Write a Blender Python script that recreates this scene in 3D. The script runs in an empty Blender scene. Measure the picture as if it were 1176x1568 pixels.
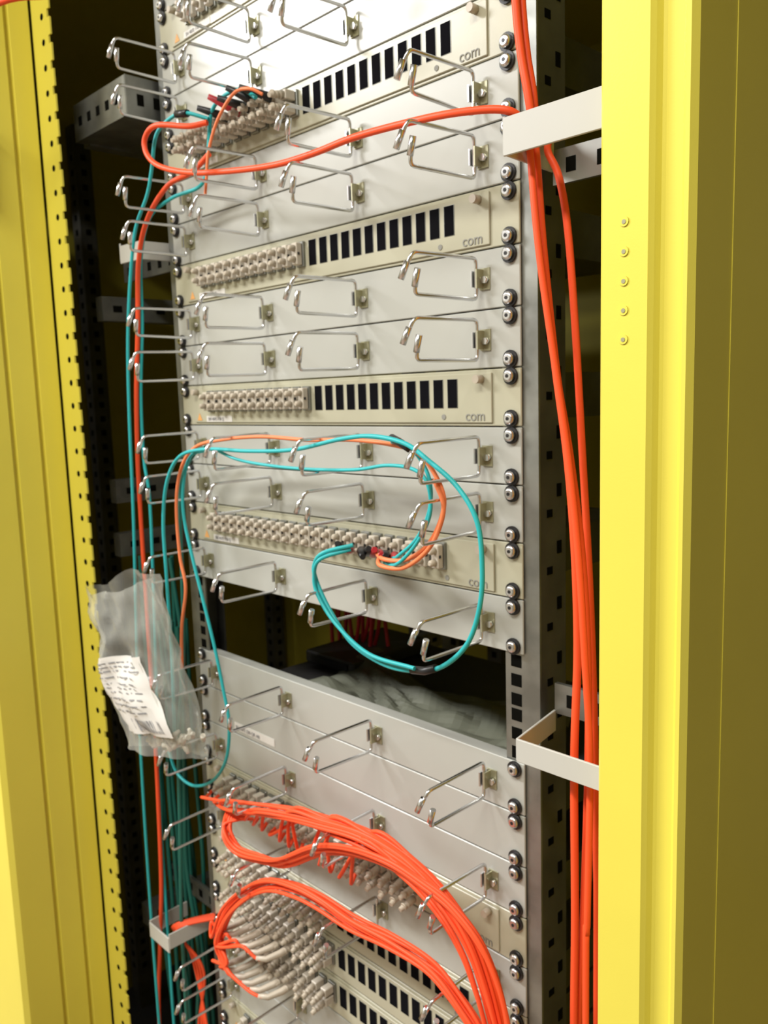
import bpy, math, random
from mathutils import Vector, Matrix, noise
random.seed(7)
U=.04445
def kz(k): return 1.5-(k-6)*U
sc=bpy.context.scene
sc.view_settings.view_transform='Standard'
try: sc.view_settings.look='None'
except Exception: pass
COL=sc.collection

# ---------------- materials ----------------
def mat(name,col,rough=.5,metal=0,var=.0,vscale=8,bump=0,bscale=200,spec=.5,alpha=None,trans=0,col2=None):
    m=bpy.data.materials.new(name);m.use_nodes=True
    nt=m.node_tree;b=nt.nodes['Principled BSDF']
    b.inputs['Base Color'].default_value=(*col,1);b.inputs['Roughness'].default_value=rough
    b.inputs['Metallic'].default_value=metal;b.inputs['Specular IOR Level'].default_value=spec
    if trans: b.inputs['Transmission Weight'].default_value=trans
    if var or col2:
        tc=nt.nodes.new('ShaderNodeTexCoord');n=nt.nodes.new('ShaderNodeTexNoise');n.inputs['Scale'].default_value=vscale;n.inputs['Detail'].default_value=4
        nt.links.new(tc.outputs['Object'],n.inputs['Vector'])
        r=nt.nodes.new('ShaderNodeValToRGB');r.color_ramp.elements[0].position=.35;r.color_ramp.elements[1].position=.65
        c2=col2 or tuple(c*(1-var) for c in col)
        r.color_ramp.elements[0].color=(*c2,1);r.color_ramp.elements[1].color=(*col,1)
        nt.links.new(n.outputs['Fac'],r.inputs['Fac']);nt.links.new(r.outputs['Color'],b.inputs['Base Color'])
    if bump:
        tc=nt.nodes.new('ShaderNodeTexCoord');n=nt.nodes.new('ShaderNodeTexNoise');n.inputs['Scale'].default_value=bscale
        nt.links.new(tc.outputs['Object'],n.inputs['Vector'])
        bp=nt.nodes.new('ShaderNodeBump');bp.inputs['Strength'].default_value=bump;bp.inputs['Distance'].default_value=.0005
        nt.links.new(n.outputs['Fac'],bp.inputs['Height']);nt.links.new(bp.outputs['Normal'],b.inputs['Normal'])
    return m
M={}
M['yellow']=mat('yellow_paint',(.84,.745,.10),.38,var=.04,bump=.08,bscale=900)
M['yellow_shade']=mat('yellow_paint_shaded',(.48,.42,.05),.5,var=.1)  # same yellow paint, darkened so the interior's shade is in the colour
M['white']=mat('grey_paint',(.45,.46,.43),.29,var=.03,bump=.05,bscale=900)
M['beige']=mat('beige_paint',(.47,.46,.35),.31,var=.04,bump=.05,bscale=900)
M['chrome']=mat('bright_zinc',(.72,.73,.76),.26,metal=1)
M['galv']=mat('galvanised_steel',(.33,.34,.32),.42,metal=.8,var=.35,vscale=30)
M['galv_shade']=mat('shaded_steel',(.12,.12,.11),.5,metal=.5,var=.4,vscale=20)  # darker copy of the galvanised steel, with shade painted into its colour
M['bracket']=mat('bracket_paint',(.55,.55,.52),.4,var=.05)
M['black']=mat('black_plastic',(.012,.012,.014),.4)
M['hole']=mat('hole_dark',(.006,.006,.005),1,spec=0)
M['port']=mat('port_black',(.008,.008,.010),1,spec=0)
M['dark']=mat('dark_grey_metal',(.05,.05,.055),.45,var=.3)
M['cream']=mat('cream_plastic',(.55,.49,.40),.4,var=.1,vscale=60)
M['caps']=mat('white_cap_plastic',(.60,.555,.48),.35)
M['chrom_y']=mat('chromated_zinc',(.45,.44,.30),.35,metal=.6)
M['orange']=mat('orange_cable_jacket',(.95,.10,.03),.45,spec=.3)
M['peach']=mat('light_orange_cable_jacket',(.92,.25,.10),.45,spec=.3)
M['teal']=mat('aqua_cable_jacket',(.03,.46,.50),.42,spec=.35)
M['dteal']=mat('green_cable_jacket',(.012,.15,.12),.45)
M['red']=mat('red_boot_plastic',(.45,.02,.03),.4)
M['label']=mat('label_paper',(.72,.71,.68),.6)
M['ink']=mat('grey_ink',(.25,.25,.26),.7)
M['print']=mat('light_grey_print',(.27,.27,.25),.7)
M['warn']=mat('warning_orange',(.75,.38,.12),.6)
M['conc']=mat('floor_vinyl',(.34,.24,.17),.5,var=.2,vscale=3)
M['wallm']=mat('wall_paint',(.44,.42,.35),.8,var=.05,vscale=2)
M['sheet']=mat('frosted_plastic',(.17,.18,.14),.45,var=.3,vscale=12)
def film(name,tint,f):
    m=bpy.data.materials.new(name);m.use_nodes=True;nt=m.node_tree;nt.nodes.clear()
    o=nt.nodes.new('ShaderNodeOutputMaterial');t=nt.nodes.new('ShaderNodeBsdfTransparent');t.inputs[0].default_value=(.95,.96,.95,1)
    g=nt.nodes.new('ShaderNodeBsdfPrincipled');g.inputs['Base Color'].default_value=(*tint,1);g.inputs['Roughness'].default_value=.12
    fr=nt.nodes.new('ShaderNodeLayerWeight');fr.inputs['Blend'].default_value=.25
    ad=nt.nodes.new('ShaderNodeMath');ad.operation='MULTIPLY_ADD';ad.inputs[1].default_value=.6;ad.inputs[2].default_value=f;ad.use_clamp=True
    mx=nt.nodes.new('ShaderNodeMixShader')
    nt.links.new(fr.outputs['Facing'],ad.inputs[0]);nt.links.new(ad.outputs[0],mx.inputs[0])
    nt.links.new(t.outputs[0],mx.inputs[1]);nt.links.new(g.outputs[0],mx.inputs[2]);nt.links.new(mx.outputs[0],o.inputs[0])
    return m
M['film']=film('clear_polythene',(.66,.67,.62),.075)

# ---------------- mesh builder ----------------
class B:
    def __init__(s): s.v=[];s.f=[];s.m=[];s.sm=[];s.mats=[]
    def mi(s,n):
        if n not in s.mats: s.mats.append(n)
        return s.mats.index(n)
    def face(s,idx,m,sm=False): s.f.append(idx);s.m.append(s.mi(m));s.sm.append(sm)
    def box(s,x0,x1,y0,y1,z0,z1,m,bev=0,M4=None):
        b=len(s.v)
        if bev<=0:
            P=[(x,y,z) for x in(x0,x1) for y in(y0,y1) for z in(z0,z1)]
            F=[(0,1,3,2),(4,6,7,5),(0,4,5,1),(2,3,7,6),(0,2,6,4),(1,5,7,3)]
        else:
            c=((x0+x1)/2,(y0+y1)/2,(z0+z1)/2);h=((x1-x0)/2,(y1-y0)/2,(z1-z0)/2);P=[];ix={}
            for sx in(-1,1):
                for sy in(-1,1):
                    for sz in(-1,1):
                        sg=(sx,sy,sz)
                        for a in range(3):
                            p=[c[i]+sg[i]*(h[i]-(0 if i==a else bev)) for i in range(3)]
                            ix[(sg,a)]=len(P);P.append(tuple(p))
            F=[]
            for a in range(3):
                o=[i for i in range(3) if i!=a]
                for sa in(-1,1):
                    q=[]
                    for (p1,p2) in((-1,-1),(1,-1),(1,1),(-1,1)):
                        sg=[0,0,0];sg[a]=sa;sg[o[0]]=p1;sg[o[1]]=p2;q.append(ix[(tuple(sg),a)])
                    if (sa>0)!=(a!=1): q=q[::-1]
                    F.append(tuple(q))
            for a in range(3):
                o=[i for i in range(3) if i!=a]
                for s1 in(-1,1):
                    for s2 in(-1,1):
                        l=[0,0,0];l[o[0]]=s1;l[o[1]]=s2;l[a]=-1;h_=list(l);h_[a]=1
                        l=tuple(l);h_=tuple(h_)
                        F.append((ix[(l,o[0])],ix[(l,o[1])],ix[(h_,o[1])],ix[(h_,o[0])]))
            for sx in(-1,1):
                for sy in(-1,1):
                    for sz in(-1,1):
                        g=(sx,sy,sz);F.append((ix[(g,0)],ix[(g,1)],ix[(g,2)]))
        if M4: P=[tuple(M4@Vector(p)) for p in P]
        s.v+=P
        for f in F: s.face(tuple(b+i for i in f),m)
    def tube(s,pts,r,m,n=8,cap=True,rads=None):
        pts=[Vector(p) for p in pts];b=len(s.v);N=len(pts)
        T=[(pts[min(i+1,N-1)]-pts[max(i-1,0)]).normalized() for i in range(N)]
        a=Vector((0,0,1)) if abs(T[0].z)<.9 else Vector((1,0,0))
        nrm=T[0].cross(a).normalized()
        for i in range(N):
            nrm=(nrm-T[i]*nrm.dot(T[i])).normalized();bi=T[i].cross(nrm);R=rads[i] if rads else r
            for j in range(n):
                t=2*math.pi*j/n;s.v.append(tuple(pts[i]+nrm*math.cos(t)*R+bi*math.sin(t)*R))
        for i in range(N-1):
            for j in range(n):
                k=(j+1)%n;s.face((b+i*n+j,b+i*n+k,b+(i+1)*n+k,b+(i+1)*n+j),m,True)
        if cap:
            s.face(tuple(b+j for j in range(n))[::-1],m);s.face(tuple(b+(N-1)*n+j for j in range(n)),m)
    def cyl(s,p,q,r,m,n=12,r2=None): s.tube([p,q],r,m,n,rads=[r,r if r2 is None else r2])
    def prism(s,prof,z0,z1,m,closed=True):
        b=len(s.v);n=len(prof)
        for z in(z0,z1):
            for p in prof: s.v.append((p[0],p[1],z))
        for i in range(n if closed else n-1):
            j=(i+1)%n;s.face((b+i,b+j,b+n+j,b+n+i),m)
        if closed:
            s.face(tuple(b+i for i in range(n))[::-1],m);s.face(tuple(b+n+i for i in range(n)),m)
    def obj(s,name,parent=None,fix=True):
        me=bpy.data.meshes.new(name);me.from_pydata(s.v,[],s.f)
        for n in s.mats: me.materials.append(M[n])
        me.polygons.foreach_set('material_index',s.m);me.polygons.foreach_set('use_smooth',s.sm);me.update()
        if fix:
            import bmesh
            bm=bmesh.new();bm.from_mesh(me);bmesh.ops.recalc_face_normals(bm,faces=bm.faces);bm.to_mesh(me);bm.free()
        o=bpy.data.objects.new(name,me);COL.objects.link(o)
        if parent: o.parent=parent
        return o
def empty(name):
    e=bpy.data.objects.new(name,None);COL.objects.link(e);return e
def cr(P,n=8):
    P=[Vector(p) for p in P];out=[]
    Q=[P[0]*2-P[1]]+P+[P[-1]*2-P[-2]]
    for i in range(1,len(Q)-2):
        a,b,c,d=Q[i-1:i+3]
        for j in range(n):
            t=j/n;out.append(.5*((2*b)+(c-a)*t+(2*a-5*b+4*c-d)*t*t+(3*b-a-3*c+d)*t**3))
    out.append(Q[-2]);return out
def cable(name,strands,m,r,parent=None):
    c=bpy.data.curves.new(name,'CURVE');c.dimensions='3D';c.bevel_depth=r;c.bevel_resolution=3;c.use_fill_caps=True
    for P in strands:
        pts=cr(P);sp=c.splines.new('POLY');sp.points.add(len(pts)-1)
        for i,p in enumerate(pts): sp.points[i].co=(*p,1)
        sp.use_smooth=True
    c.materials.append(M[m]);o=bpy.data.objects.new(name,c);COL.objects.link(o)
    if parent:o.parent=parent
    return o
def path(y,l): # list of (x,z[,y]) in mm
    return [((p[0])/1000,(p[2] if len(p)>2 else y)/1000,p[1]/1000) for p in l]

# ---------------- room ----------------
def slab(name,x0,x1,y0,y1,z0,z1,m):
    b=B();b.box(x0,x1,y0,y1,z0,z1,m);return b.obj(name)
slab('floor',-3.2,2.6,-2.8,2.0,-.1,0,'conc')
slab('ceiling',-3.2,2.6,-2.8,2.0,3.0,3.1,'wallm')
slab('wall_back',-3.2,2.6,2.0,2.1,0,3.0,'wallm')
slab('wall_front',-3.2,2.6,-2.9,-2.8,0,3.0,'wallm')
slab('wall_left',-3.3,-3.2,-2.8,2.0,0,3.0,'wallm')
slab('wall_right',2.6,2.7,-2.8,2.0,0,3.0,'wallm')

# ---------------- cabinet ----------------
cab=empty('equipment_cabinet')
b=B()
b.prism([(.352,-.07),(.3545,-.0725),(.383,-.0725),(.3855,-.070),(.3875,-.0665),(.3895,-.0655),(.399,-.0655),(.4015,-.068),(.404,-.068),(.407,-.064),(.407,-.02),(.352,-.02)],.1,2.1,'yellow')
b.prism([(.405,-.02),(.4075,-.02),(.4075,.8),(.405,.8)],.1,2.1,'yellow')
for i in range(5):
    z=1.554+i*.0163
    b.cyl((.3685,-.0727,z),(.3685,-.0732,z),.0028,'yellow',12)
    b.cyl((.3685,-.0732,z-.0002),(.3685,-.0735,z-.0002),.0013,'chrom_y',10)
b.obj('front_post_right',cab)
b=B()
b.box(-.402,-.3605,-.0725,-.0705,.1,2.1,'yellow')
z=.1
while z<2.09:
    b.box(-.3605,-.3545,-.0725,-.0705,z,z+.0185,'yellow')
    b.cyl((-.374,-.0724,z+.0235),(-.374,-.0729,z+.0235),.0036,'hole',12)
    z+=.0275
b.obj('front_post_left',cab)
b=B()
b.box(-1.2,.407,-.07,.8,2.1,2.14,'yellow_shade');b.box(-1.2,.407,-.07,.8,0,.1,'dark')
b.box(-1.2,.405,.8,.803,.1,2.1,'yellow_shade');b.box(-1.203,-1.2,-.07,.8,.1,2.1,'yellow_shade')
b.obj('cabinet_shell',cab)
b=B()
prof=[(-.404,-.075),(-.404,-.098),(-.409,-.100),(-.409,-.103),(-.4035,-.105),(-.4035,-.132),(-.4085,-.134),(-.4085,-.137),(-.403,-.139),(-.403,-.18),(-.409,-.186),(-1.19,-.186),(-1.19,-.075)]
b.prism(prof,.11,2.09,'yellow')
b.box(-.4035,-.388,-.166,-.142,1.765,1.845,'dark',.002)
b.box(-.389,-.384,-.160,-.149,1.775,1.835,'dark',.001)
b.obj('cabinet_door')

def strut(b,x0,x1,y0,y1,z0,z1,axis,m='galv'):
    b.box(x0,x1,y0,y1,z0,z1,m)
    if axis=='y':
        y=y0+.02
        while y<y1-.01:
            b.box(x1,x1+.0004,y-.006,y+.006,(z0+z1)/2-.004,(z0+z1)/2+.004,'hole');y+=.03
    else:
        x=x0+.015
        while x<x1-.008:
            b.box(x-.004,x+.004,y0-.0004,y0,(z0+z1)/2-.005,(z0+z1)/2+.005,'hole');x+=.025
for zz in (1.88,1.66,1.43,1.36,1.10,.84):
    b=B();h=.03 if zz<1.8 else .042
    strut(b,-.402,-.385,-.02,.78,zz-h,zz,'y','galv')
    b.obj('frame_strut_%d'%int(zz*100),cab)
b=B()
for (x,y) in ((-.402,.74),(-1.15,.3),(-1.15,.74),(-.62,.74)):
    b.box(x,x+.035,y,y+.035,.1,2.1,'galv_shade')
    z=.2
    while z<2.05:
        b.box(x+.012,x+.023,y-.0005,y,z,z+.012,'hole');b.box(x+.035,x+.0355,y+.012,y+.023,z,z+.012,'hole');z+=.03
b.obj('inner_posts',cab)

def rail(x_in,x_out,y0,depth,sgn):
    b=B();a,c=sorted((x_in,x_out))
    b.box(a,c,y0,y0+.002,.1,2.1,'galv')
    xe=x_out
    b.box(min(xe,xe-.002*sgn),max(xe,xe-.002*sgn),y0+.002,y0+depth,.1,2.1,'galv_shade')  # side flange takes the darkened steel, its shade painted in
    b.box(min(xe-.002*sgn,xe-.017*sgn),max(xe-.002*sgn,xe-.017*sgn),y0+depth-.002,y0+depth,.1,2.1,'galv_shade')
    k=-14
    while kz(k)>.15:
        for dz in(.0064,.0222,.0381):
            zc=kz(k)-dz;xc=.2325*sgn
            b.box(xc-.005,xc+.005,y0-.0003,y0,zc-.005,zc+.005,'hole')
        zc=kz(k)-.022
        b.box(*sorted((xe,xe+.0004*sgn)),y0+.010,y0+.017,zc-.003,zc+.003,'hole')
        b.box(*sorted((xe,xe+.0004*sgn)),y0+depth-.012,y0+depth-.006,zc+.012,zc+.022,'hole')
        k+=1
    return b.obj('mounting_rail')
rail(.222,.255,.0025,.035,1);rail(-.222,-.255,.0025,.035,-1)
rail(.222,.257,.45,.035,1);rail(-.222,-.257,.45,.035,-1)

# ---------------- panels ----------------
def screws(b,k):
    for sx in(-1,1):
        for dz in(-.01588,.01588):
            x=.2325*sx;z=kz(k+.5)+dz
            b.cyl((x,-.0005,z),(x,-.0022,z),.0066,'black',16)
            b.tube([(x,-.0022,z),(x,-.0048,z),(x,-.0058,z)],.004,'chrome',14,rads=[.0048,.0046,.003])
            b.cyl((x,-.0058,z),(x,-.0061,z),.0015,'black',6)
def ring(b,x,z,j=0):
    w=.0015;h=.0152;d=.073
    rr=random.uniform
    dx=rr(-.0025,.0025);dh=rr(-.0015,.0015);z=z+rr(-.0006,.0006)
    def fil(P,r=.004):
        P=[Vector(p) for p in P];o=[P[0]]
        for i in range(1,len(P)-1):
            a=(P[i-1]-P[i]).normalized();c=(P[i+1]-P[i]).normalized()
            for t in(0,.33,.67,1):
                s=P[i]+a*r*(1-t)**2+c*r*t**2;o.append(s)
        o.append(P[-1]);return o
    P=[(x+dx-.007,-d-.003,z+.001),(x+dx-.001,-d,z+h-.001),(x,-.006,z+h),(x,-.006,z-h),(x+dx,-d,z-h+dh),(x+dx+.004,-d-.002,z-.002)]
    b.tube(fil(P),w,'chrome',8)
    b.tube([(x+dx-.0095,-d-.004,z-.004),(x+dx-.0045,-d-.002,z+.008)],.0024,'chrome',8)
    b.tube([(x+dx+.0055,-d-.002,z+.002),(x+dx+.001,-d-.001,z-.010)],.0024,'chrome',8)
    b.box(x-.001,x+.009,-.0012,0,z-.008,z+.008,'chrom_y')
    b.box(x+.0018,x+.0030,-.009,-.0012,z-.007,z+.007,'chrom_y')
    b.box(x-.0032,x-.0020,-.009,-.0012,z-.006,z+.006,'chrome')
    b.cyl((x+.006,-.0012,z-.001),(x+.006,-.005,z-.001),.0028,'chrome',6)
RX=(.2047,.0686,-.0692,-.2047)
def plate(b,k,m):
    z1=kz(k)-.0005;z0=kz(k+1)+.0005
    b.box(-.2413,.2413,0,.002,z0,z1,m,.0006)
    b.box(-.222,.222,.002,.014,z1-.0022,z1-.0004,m);b.box(-.222,.222,.002,.014,z0+.0004,z0+.0022,m)
    screws(b,k)
def manager(k,m='white'):
    b=B();plate(b,k,m)
    for x in RX: ring(b,x,kz(k+.5))
    return b.obj('cable_management_panel')
def text(s,size,loc,m,parent,rot=(math.pi/2,0,0)):
    c=bpy.data.curves.new('marking','FONT');c.body=s;c.size=size;c.extrude=.0001
    c.materials.append(M[m]);o=bpy.data.objects.new('marking',c);COL.objects.link(o);o.location=loc;o.rotation_euler=rot;o.parent=parent;return o
PX=[.0065+.0153*i for i in range(12)]
PXL=[-.0095-.0153*i for i in range(12)]
def adapter(b,x,z,kind,tilt=0):
    b.box(x-.0055,x+.0055,-.0045,0,z-.0115,z+.0115,'galv',.0006)
    if kind=='cap':
        b.box(x-.0040,x+.0040,-.011,-.0045,z-.010,z+.010,'caps',.0007)
        for dz in(-.005,.005):
            b.tube([(x,-.011,z+dz),(x,-.016,z+dz),(x,-.0175,z+dz)],.003,'cream',10,rads=[.0031,.0028,.0016])
        b.box(x-.0044,x+.0044,-.0100,-.0075,z-.0012,z+.0012,'dark')
    else:
        for dz in(-.0055,.0055):
            b.box(x-.0041,x+.0041,-.016,-.0045,z+dz-.0043,z+dz+.0043,'caps' if kind=='conn' else 'cream',.0007)
            b.tube([(x,-.016,z+dz),(x+tilt*.3,-.022,z+dz-.001),(x+tilt,-.032,z+dz-.004)],.003,'cream',10,rads=[.0035,.0031,.0022])
            for q in(.019,.023,.027):
                b.tube([(x+tilt*.3,-q,z+dz-.0015),(x+tilt*.4,-q-.0018,z+dz-.002)],.0034,'cream',10)
def fiber(k,left='cap',nleft=12,right='open',nright=12,label=True,chassis=True):
    b=B();plate(b,k,'beige')
    zt=kz(k)-.003;zb=kz(k+1)+.003;zc=kz(k+.5)
    b.box(-.2145,.2145,-.0016,0,zt-.0385,zt,'beige',.0005)
    if chassis: b.box(-.214,.214,.015,.22,zb,zt,'galv_shade')
    zp=zc+.004
    for i,x in enumerate(PX):
        if i<nright:
            b.box(x-.0054,x+.0054,-.0019,-.0012,zp-.0115,zp+.0115,'galv')
            if right=='open': b.box(x-.0048,x+.0048,-.0022,-.0015,zp-.0112,zp+.0112,'port')
            else: adapter(b,x,zp,right,random.uniform(-.003,.003))
    for i,x in enumerate(PXL):
        if i<nleft: adapter(b,x,zp,left,random.uniform(-.004,.002))
    b.cyl((.2045,-.0016,zc+.0145),(.2045,-.009,zc+.0145),.0033,'cream',12)
    b.cyl((-.2065,-.0016,zc+.0145),(-.2065,-.009,zc+.0145),.0033,'cream',12)
    v=len(b.v);x=-.204;z=zc-.017
    for p in((x-.005,z),(x+.005,z),(x,z+.0085)): b.v.append((p[0],-.0020,p[1]))
    b.face((v,v+1,v+2),'warn')
    if label: b.box(-.19,-.14,-.0020,-.0016,zc-.0185,zc-.012,'label')
    b.cyl((.165,-.0016,zc-.0145),(.165,-.0021,zc-.0145),.0022,'print',10)
    o=b.obj('fiber_patch_panel')
    text('com',.0115,(.188,-.0020,zc-.0175),'print',o)
    if label: text('SN 4072 118 Q',.0048,(-.186,-.0024,zc-.0170),'ink',o)
    return o
for k in(-6,-5): manager(k)
fiber(-4);manager(-3);manager(-2)
fiber(-1,left='conn')
manager(0);manager(1);fiber(2);manager(3);manager(4);fiber(5);manager(6);manager(7)
fiber(8,left='cap',right='cap',nright=11)
manager(9)
manager(12)
b=B();plate(b,13,'white');zc=kz(13.5);b.box(-.2145,.2145,.015,.3,kz(14)+.003,kz(13)-.003,'dark')
b.box(-.172,-.095,-.0005,0,zc-.017,zc-.0085,'label');o=b.obj('blanking_panel');text('SN 4075 220 QR AB',.0055,(-.169,-.001,zc-.0152),'ink',o)
manager(14);fiber(15,left='conn',right='conn',nright=9,label=False);manager(16)
for k in(17,18,19): fiber(k,left='conn',label=False)
manager(20);manager(21)
for k in(22,23,24): fiber(k)

# ---------------- cable shunting brackets ----------------
def loopbr(name,pts,h,t=.002,m='bracket'):
    b=B()
    P=[Vector(p) for p in pts]
    for i in range(len(P)-1):
        a,c=P[i],P[i+1];d=(c-a);L=d.length;d.normalize()
        yv=Vector((0,0,1)).cross(d)
        Mx=Matrix((( d.x,yv.x,0,a.x),(d.y,yv.y,0,a.y),(0,0,1,a.z),(0,0,0,1)))
        b.box(0,L,-t/2,t/2,-h/2,h/2,m,.0004,M4=Mx)
    return b.obj(name)
loopbr('cable_bracket',[(.262,.012,1.692),(.268,-.052,1.691),(.351,-.052,1.690)],.024)
loopbr('cable_bracket',[(.262,.012,1.272),(.274,-.052,1.272),(.351,-.052,1.270)],.017)
loopbr('cable_bracket',[(-.259,.012,1.697),(-.262,-.03,1.697),(-.305,-.032,1.700),(-.318,-.02,1.700)],.02)
loopbr('cable_bracket',[(-.261,.012,.865),(-.262,-.055,.86),(-.31,-.055,.862),(-.312,.0,.862)],.02)
for (s,z) in((1,1.683),(1,1.29),(-1,1.69),(-1,.885)):
    b=B()
    if s>0: strut(b,.262,.35,.012,.016,z-.012,z+.012,'x')
    else: strut(b,-.385,-.26,.012,.016,z-.012,z+.012,'x')
    b.obj('bracket_arm',cab)
b=B()
zt=1.882
b.box(-.392,-.262,-.035,-.033,zt-.042,zt,'galv');b.box(-.392,-.262,-.033,.03,zt-.002,zt,'galv')
b.box(-.263,-.261,-.035,.03,zt-.042,zt,'galv')
b.box(-.392,-.262,-.033,.03,zt-.042,zt-.040,'galv')
for x in(-.375,-.352,-.329,-.306,-.283): b.box(x-.004,x+.004,-.0356,-.035,zt-.026,zt-.016,'hole')
for x in(-.36,-.32,-.29): b.cyl((x,-.001,zt),(x,-.001,zt+.0005),.004,'hole',10)
for y in(-.018,.002): b.box(-.261,-.2605,y-.004,y+.004,zt-.03,zt-.018,'hole')
b.obj('perforated_channel',cab)

# ---------------- cables ----------------
c1=[(258,1850),(262,1783),(266,1749),(272,1719),(276,1685,-28),(283,1621),(292,1547),(302,1481),(308,1415),(310,1346),(310,1268,-34),(308,1149),(307,1061),(306,900),(306,200)]
cable('orange_fiber_cable',[path(-30,c1)],'orange',.0029)
c1b=[(x+(5 if i>3 else 1)*math.sin(i*.7+1),z,-24) for i,(x,z,*_) in enumerate(c1)]
cable('orange_fiber_cable',[path(-24,c1b)],'orange',.0027)
c2=[(266,1704,5),(273,1689),(282,1670),(289,1635),(295,1569),(301,1480),(307,1388),(311,1293),(313,1193),(314,1052),(314,200)]
cable('orange_fiber_cable',[path(-10,c2)],'orange',.0026)
c2c=[(276,1690,-35),(285,1621,-38),(297,1547,-38),(308,1481,-38),(316,1415,-38),(321,1346,-38),(324,1268,-36),(322,1149,-36),(321,1061,-36),(321,200,-36)]
cable('orange_fiber_cable',[path(-35,c2c)],'orange',.0024)
c3=[(276,1699,-36),(269,1708,-50),(235,1713,-60),(186,1718),(131,1721),(83,1720),(31,1722),(-37,1731),(-102,1743),(-156,1760),(-180,1777),(-181,1793),(-157,1799),(-115,1790,-50),(-97,1791,-40)]
cable('orange_fiber_cable',[path(-60,c3)],'orange',.0027)
cable('orange_fiber_cable',[[(-.46,-.24,1.86),(-.36,-.215,1.893),(-.239,-.171,1.909),(-.199,-.131,1.916),(-.19,-.09,1.96),(-.185,-.03,2.05),(-.185,-.02,2.098)]],'orange',.0028)
cable('orange_fiber_cable',[path(-45,[(-10,1794,-38),(-20,1800),(-44,1802),(-72,1786),(-90,1762),(-96,1740),(-100,1725)])],'peach',.0015)
cable('aqua_fiber_cable',[path(-50,[(-98,1795,-38),(-115,1802),(-136,1806),(-175,1797),(-190,1765),(-203,1742),(-232,1713),(-250,1668),(-267,1598),(-277,1510),(-285,1388),(-301,1226),(-310,1100),(-315,900),(-315,600)])],'teal',.0019)
cable('aqua_fiber_cable',[path(-35,[(-20,1794,-38),(-45,1808),(-74,1810),(-97,1800),(-107,1763),(-122,1739),(-179,1737),(-228,1725),(-253,1684),(-260,1613),(-274,1539),(-278,1464),(-271,1418),(-275,1330),(-285,1200),(-300,1000),(-305,600)])],'teal',.0019)
cable('orange_fiber_cable',[path(-40,[(-97,1762,-40),(-130,1752),(-178,1748),(-224,1722),(-249,1682),(-261,1612),(-275,1540),(-283,1464),(-286,1387),(-287,1307),(-288,1226),(-289,1143),(-292,1058),(-301,922),(-317,824),(-335,703),(-335,500)])],'orange',.0026)
o6=[(-195,1230),(-190,1278),(-176,1325),(-184,1361),(-184,1418),(-168,1458),(-137,1480),(-88,1488),(-21,1492),(47,1490),(107,1491),(153,1488),(181,1482),(198,1467),(207,1448),(201,1428),(187,1410),(164,1397),(138,1395),(114,1398,-36)]
cable('orange_fiber_cable',[path(-50,o6)],'peach',.0018)
cable('orange_fiber_cable',[path(-53,[(x+2,z-4) for x,z,*_ in o6[13:17]]+[(164,1391),(138,1390),(122,1394,-38)])],'peach',.0018)
t6=[(-205,1150),(-198,1250),(-198,1339),(-197,1397),(-184,1441),(-154,1470),(-102,1479),(-29,1479),(40,1482),(102,1492),(141,1495),(177,1490),(201,1478),(229,1460),(247,1436),(251,1403),(248,1374),(236,1345),(212,1323),(185,1313),(148,1310),(109,1320),(81,1344),(64,1368),(62,1382),(75,1394),(97,1401,-45)]
cable('aqua_fiber_cable',[path(-60,t6)],'teal',.0019)
cable('aqua_fiber_cable',[path(-55,[(-94,1479),(-55,1470),(-3,1466),(54,1465),(114,1467),(152,1472),(181,1470),(195,1460),(197,1437),(182,1413),(160,1394),(130,1389,-40)])],'teal',.0015)
cable('aqua_fiber_cable',[path(-50,[(153,1490),(176,1484),(192,1464),(192,1440),(178,1416),(156,1399),(140,1394,-40)])],'teal',.0015)
cable('aqua_fiber_cable',[path(-64,[(185,1316),(133,1317),(93,1335),(70,1357),(66,1373),(75,1389),(94,1397,-45)])],'teal',.0017)
cable('aqua_fiber_cable',[path(-45,[(-130,1476),(-158,1469),(-175,1440),(-179,1404),(-165,1356),(-150,1315),(-133,1267),(-120,1220),(-113,1185),(-123,1142),(-153,1108),(-196,1088),(-232,1092),(-249,1116)])],'teal',.0018)
cable('green_fiber_cable',[path(-30,[(-150,1478),(-175,1470),(-205,1440),(-214,1390),(-217,1320),(-225,1240),(-250,1120),(-262,1000),(-275,850),(-280,600)])],'dteal',.0024)
S=[]
for i in range(9):
    x=-372+i*9;y=0+9*(i%4);S.append(path(y,[(x+random.uniform(-12,12),z_) for z_ in range(1250 if i%3 else 1330,500,-110)]))
cable('green_cable_bundle',S,'dteal',.0028)
S=[]
for i in range(12):
    x=-235+i*8;S.append(path(205+8*(i%3),[(x,1380),(x+random.uniform(-6,6),1300),(x+random.uniform(-10,10),1240),(x+random.uniform(-10,10),1193)]))
cable('red_cable_bundle',S,'red',.0026)
S=[]
for i in range(4):
    S.append(path(-20,[(-215+i*4,872,60),(-245+i*4,880,10),(-278+i*3,872,-35),(-286+i*4,850,-30),(-262-i*8,800,-10),(-272+i*10,700),(-280+6*i,500)]))
cable('orange_fiber_cable',S,'orange',.0018)

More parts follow.
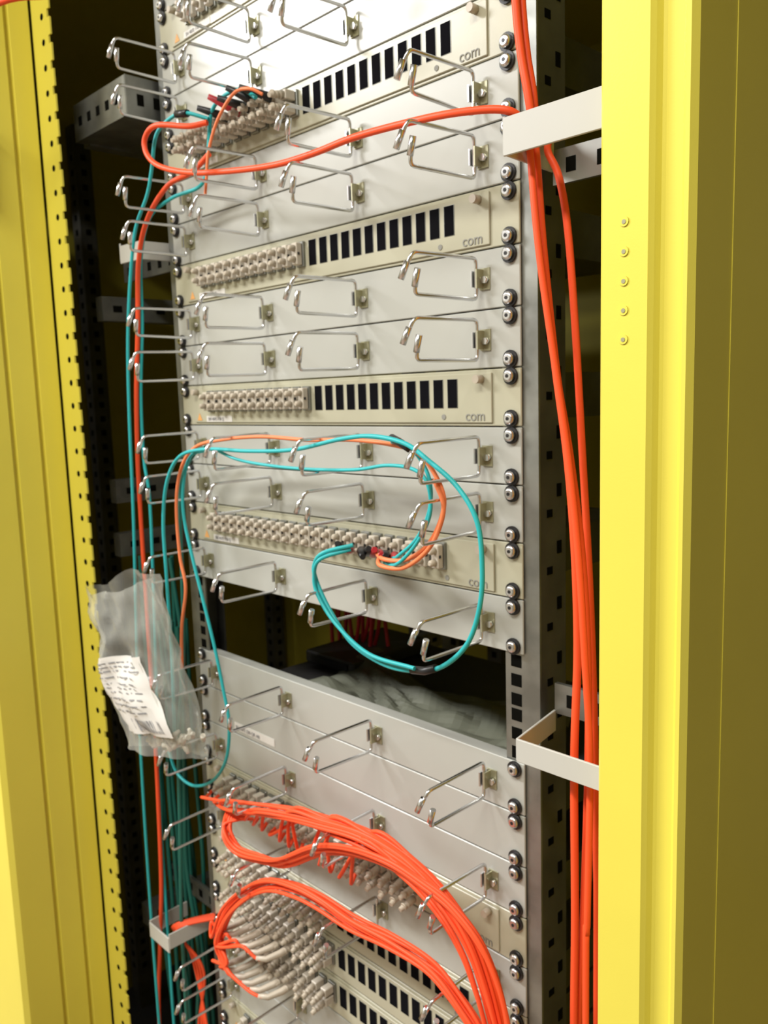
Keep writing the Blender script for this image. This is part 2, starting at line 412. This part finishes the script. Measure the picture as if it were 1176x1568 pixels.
b=B()
def boot(p,q,m,r=.0036):
    p=Vector(p);q=Vector(q);b.tube([p,p.lerp(q,.35),q],r,m,10,rads=[r,r*.9,r*.55])
zc8=kz(8.5)+.004
for i,(x,dx,m) in enumerate([(.062,.022,'black'),(.074,.022,'red'),(.090,.026,'black'),(.105,.026,'red'),(.120,.024,'black'),(.132,.022,'red'),(.098,.026,'black'),(.113,.026,'red')]):
    boot((x-.008,-.022,zc8-.002),(x+dx-.004,-.048,1.401-(i%3)*.004),m,.0045)
for i,(x,m) in enumerate([(-.09,'black'),(-.07,'red'),(-.055,'black'),(-.04,'black'),(-.02,'black')]):
    boot((x,-.020,1.797),(x-.014,-.046,1.805+(i%2)*.005),m,.0045)
b.tube([(.178,-.060,1.3125),(.192,-.060,1.3145),(.204,-.060,1.3195)],.0032,'black',10)
b.tube([(.155,-.052,1.4935),(.168,-.056,1.4905),(.180,-.058,1.486)],.0032,'black',10)
b.tube([(-.135,-.05,1.806),(-.115,-.050,1.802)],.0035,'black',10)
b.obj('cable_boots')

def bundle(main,starts,n_end,spread=6,name='orange_cable_bundle',y=-58,r=.0016):
    S=[]
    for i,(sx,sz) in enumerate(starts):
        ph=random.uniform(0,6.28);ph2=random.uniform(0,6.28)
        P=[(sx,sz,-31),(sx+6,sz-1,-42)]
        for j,(x,z) in enumerate(main):
            if x>sx+22 or j>=n_end:
                P.append((x+spread*math.sin(ph+j*.35)*.9,z+spread*math.cos(ph+j*.35),y+spread*.8*math.sin(ph2+j*.3)))
        S.append(path(y,P))
    return cable(name,S,'orange',r)
z15=(kz(15.5)+.004)*1000;z17=(kz(17.5)+.004)*1000;z18=(kz(18.5)+.004)*1000;z19=(kz(19.5)+.004)*1000
tail=[(277,980),(288,900),(292,800),(294,600),(294,300)]
d1=[(-153,1094),(-99,1104),(-40,1119),(14,1131),(63,1138),(116,1144),(164,1139),(200,1126),(227,1105),(243,1080),(256,1047)]+tail
bundle(d1,[(p*1000-2,z15) for p in PXL[:12]]+[(p*1000,z15) for p in PX[:5]],7,7,r=.0018)
d2=[(-105,1074),(-85,1061),(-44,1068),(0,1080),(52,1113),(99,1131),(148,1139),(186,1137),(221,1130),(253,1107),(272,1060)]+tail
S=[]
for i in range(6):
    ph=i*1.05
    P=[(-87-8*i,1084,-38),(-98-4*i,1084,-52)]
    for j,(x,z) in enumerate(d2): P.append((x+5*math.sin(ph+j*.3)+(2*i if j<3 else 0),z+5*math.cos(ph+j*.35),-64+4*math.sin(ph)))
    S.append(path(-60,P))
cable('orange_cable_bundle',S,'orange',.0018)
e=[(-103,902),(-135,900),(-146,925),(-122,968),(-81,1009),(-38,1038),(6,1051),(46,1055),(92,1054),(143,1059),(189,1058),(217,1044),(240,1025),(262,985),(280,900),(286,800),(288,600),(288,300)]
S=[];bt=B()
for i in range(12):
    ph=i*.9;c=i%6;low=i<6
    sx=PXL[8-c]*1000;zz=(z19 if low else z18)-5.5
    bt.tube([(sx/1000,-.016,zz/1000),((sx-3)/1000,-.033,(zz-4)/1000),((sx-11)/1000,-.046,(zz-8)/1000),((sx-19)/1000,-.053,(zz-7)/1000)],.003,'cream',10,rads=[.0042,.0038,.0032,.0024])
    P=[(sx-11,zz-8,-46),(sx-19,zz-7,-53)]
    if low: P+=[(min(sx-27,-80-3*c),zz-6,-56),(-126-2*c,906-1.5*c,-57)]
    else: P+=[(min(sx-25,-95),zz-2,-56)]
    for j,(x,z) in enumerate(e[2:]): P.append((x+5*math.sin(ph+j*.3),z+5*math.cos(ph+j*.35),-56+5*math.sin(ph*2+j*.2)))
    S.append(path(-56,P))
o=cable('orange_cable_bundle',S,'orange',.0018)
bt.obj('connector_boots',o)

# ---------------- plastic bag ----------------
bag=empty('plastic_bag')
TL,TR,BL,BR=Vector((-.338,0,1.312)),Vector((-.168,0,1.345)),Vector((-.258,0,1.133)),Vector((-.085,0,1.170))
def bagpt(s,t,side):
    p=TL.lerp(TR,s).lerp(BL.lerp(BR,s),t)
    bul=math.sin(math.pi*min(max(s,0),1))**.6*(.010+.016*math.sin(math.pi*min(1,t*.8+.15)))
    n=noise.noise(Vector((s*4,t*5,side*3.1)))*.010+abs(noise.noise(Vector((s*9+5,t*6,side*5.)) ))*.010
    y=-.092+side*bul+n
    ed=noise.noise(Vector((t*4,side,2)))*.006
    return Vector((p.x+ed+.006*math.sin(t*9),y,p.z+noise.noise(Vector((s*3,side,7)))*.012*(1-t)+(.012*math.sin(math.pi*s)*(-1 if side<0 else .6))*(1-t)**3))
for side in(-1,1):
    b=B();n1,n2=28,34
    for i in range(n2+1):
        for j in range(n1+1): b.v.append(tuple(bagpt(j/n1,i/n2,side)))
    for i in range(n2):
        for j in range(n1):
            a=i*(n1+1)+j;b.face((a,a+1,a+n1+2,a+n1+1),'film',True)
    b.obj('film_front' if side<0 else 'film_rear',bag,fix=False)
b=B();n1,n2=12,12
def lab(u,v,off=-.0015):
    s=.15+.66*u;t=.42+.45*v
    p=bagpt(s,t,-1);return Vector((p.x,p.y+off,p.z))
for i in range(n2+1):
    for j in range(n1+1): b.v.append(tuple(lab(j/n1,i/n2)))
for i in range(n2):
    for j in range(n1):
        a=i*(n1+1)+j;b.face((a,a+1,a+n1+2,a+n1+1),'label',True)
def ink(u0,u1,v0,v1):
    k=len(b.v)
    for (u,v) in((u0,v0),(u1,v0),(u1,v1),(u0,v1)): b.v.append(tuple(lab(u,v,-.0022)))
    b.face((k,k+1,k+2,k+3),'ink')
v=.08
while v<.74:
    u=.06
    while u<.8:
        w=random.uniform(.04,.12);ink(u,min(u+w,.9),v,v+.018);u+=w+.03
    v+=.055 if random.random()<.8 else .08
u=.35
while u<.9:
    w=random.choice((.008,.014,.02));ink(u,u+w,.80,.95);u+=w+.012
b.obj('bag_label',bag,fix=False)
b=B()
for i in range(34):
    s=random.uniform(.3,.95);t=random.uniform(.86,.97);p=bagpt(s,t,0)
    d=Vector((random.uniform(-1,1),random.uniform(-.4,.4),random.uniform(-1,1))).normalized()*.006
    b.tube([p-d,p,p+d],.0025,'caps',8,rads=[.0028,.0028,.0018])
b.obj('dust_caps',bag)

# crumpled plastic sheet lying on the chassis in the gap
b=B();n1,n2=44,30
for i in range(n2+1):
    for j in range(n1+1):
        s=j/n1;t=i/n2
        x=-.15+.33*s+.02*math.sin(t*5);y=.03+.15*t+.025*math.sin(s*7+1)
        q=noise.noise(Vector((s*3,t*2.5,1)))*.5+.5;r2=abs(noise.noise(Vector((s*6,t*5,4))))
        z=1.1885+.022*q*math.sin(math.pi*s)**.5+.018*r2
        b.v.append((x,y,z))
for i in range(n2):
    for j in range(n1):
        a=i*(n1+1)+j;b.face((a,a+1,a+n1+2,a+n1+1),'sheet',False)
b.obj('crumpled_plastic_sheet',fix=False)
b=B();b.box(-.214,-.12,.14,.28,1.187,1.203,'dark',.002);b.box(-.20,-.13,.138,.14,1.190,1.200,'black');b.obj('power_adapter')

# ---------------- lights ----------------
def lamp(name,x,y,z,sx,sy,power,col=(1,.965,.87)):
    e=empty(name)
    b=B();b.box(x-sx/2-.03,x+sx/2+.03,y-sy/2-.03,y+sy/2+.03,z+.01,z+.07,'bracket',.004);b.obj('housing',e)
    b=B();b.cyl((x,y,z+.07),(x,y,3.0),.01,'bracket');b.obj('hanger',e)
    l=bpy.data.lights.new(name+'_tube','AREA');l.shape='RECTANGLE';l.size=sx;l.size_y=sy;l.energy=power;l.color=col
    o=bpy.data.objects.new('tube_light',l);COL.objects.link(o);o.location=(x,y,z);o.parent=e
lamp('ceiling_light',.35,-1.25,2.75,1.2,.25,42)
lamp('ceiling_light',-1.75,-1.45,2.80,1.3,.30,118,(1,.98,.97))
w=bpy.data.worlds.new('w');sc.world=w;w.use_nodes=True;w.node_tree.nodes['Background'].inputs[0].default_value=(.5,.5,.45,1);w.node_tree.nodes['Background'].inputs[1].default_value=.05

# ---------------- camera ----------------
f,ya,pi,ro=1285.5,0.80827,0.13714,-0.03130
fw=Vector((-math.sin(ya)*math.cos(pi),math.cos(ya)*math.cos(pi),-math.sin(pi)))
r0=Vector((math.cos(ya),math.sin(ya),0));u0=r0.cross(fw)
r=r0*math.cos(ro)+u0*math.sin(ro);u=r.cross(fw)
cd=bpy.data.cameras.new('camera');cd.sensor_fit='VERTICAL';cd.sensor_height=36;cd.lens=f/1568*36;cd.clip_start=.02
cd.dof.use_dof=True;cd.dof.focus_distance=.44;cd.dof.aperture_fstop=16
co=bpy.data.objects.new('camera',cd);COL.objects.link(co)
R=Matrix((r,u,-fw)).transposed().to_4x4()
co.matrix_world=Matrix.Translation((.62576,-.51246,1.52604))@R
sc.camera=co
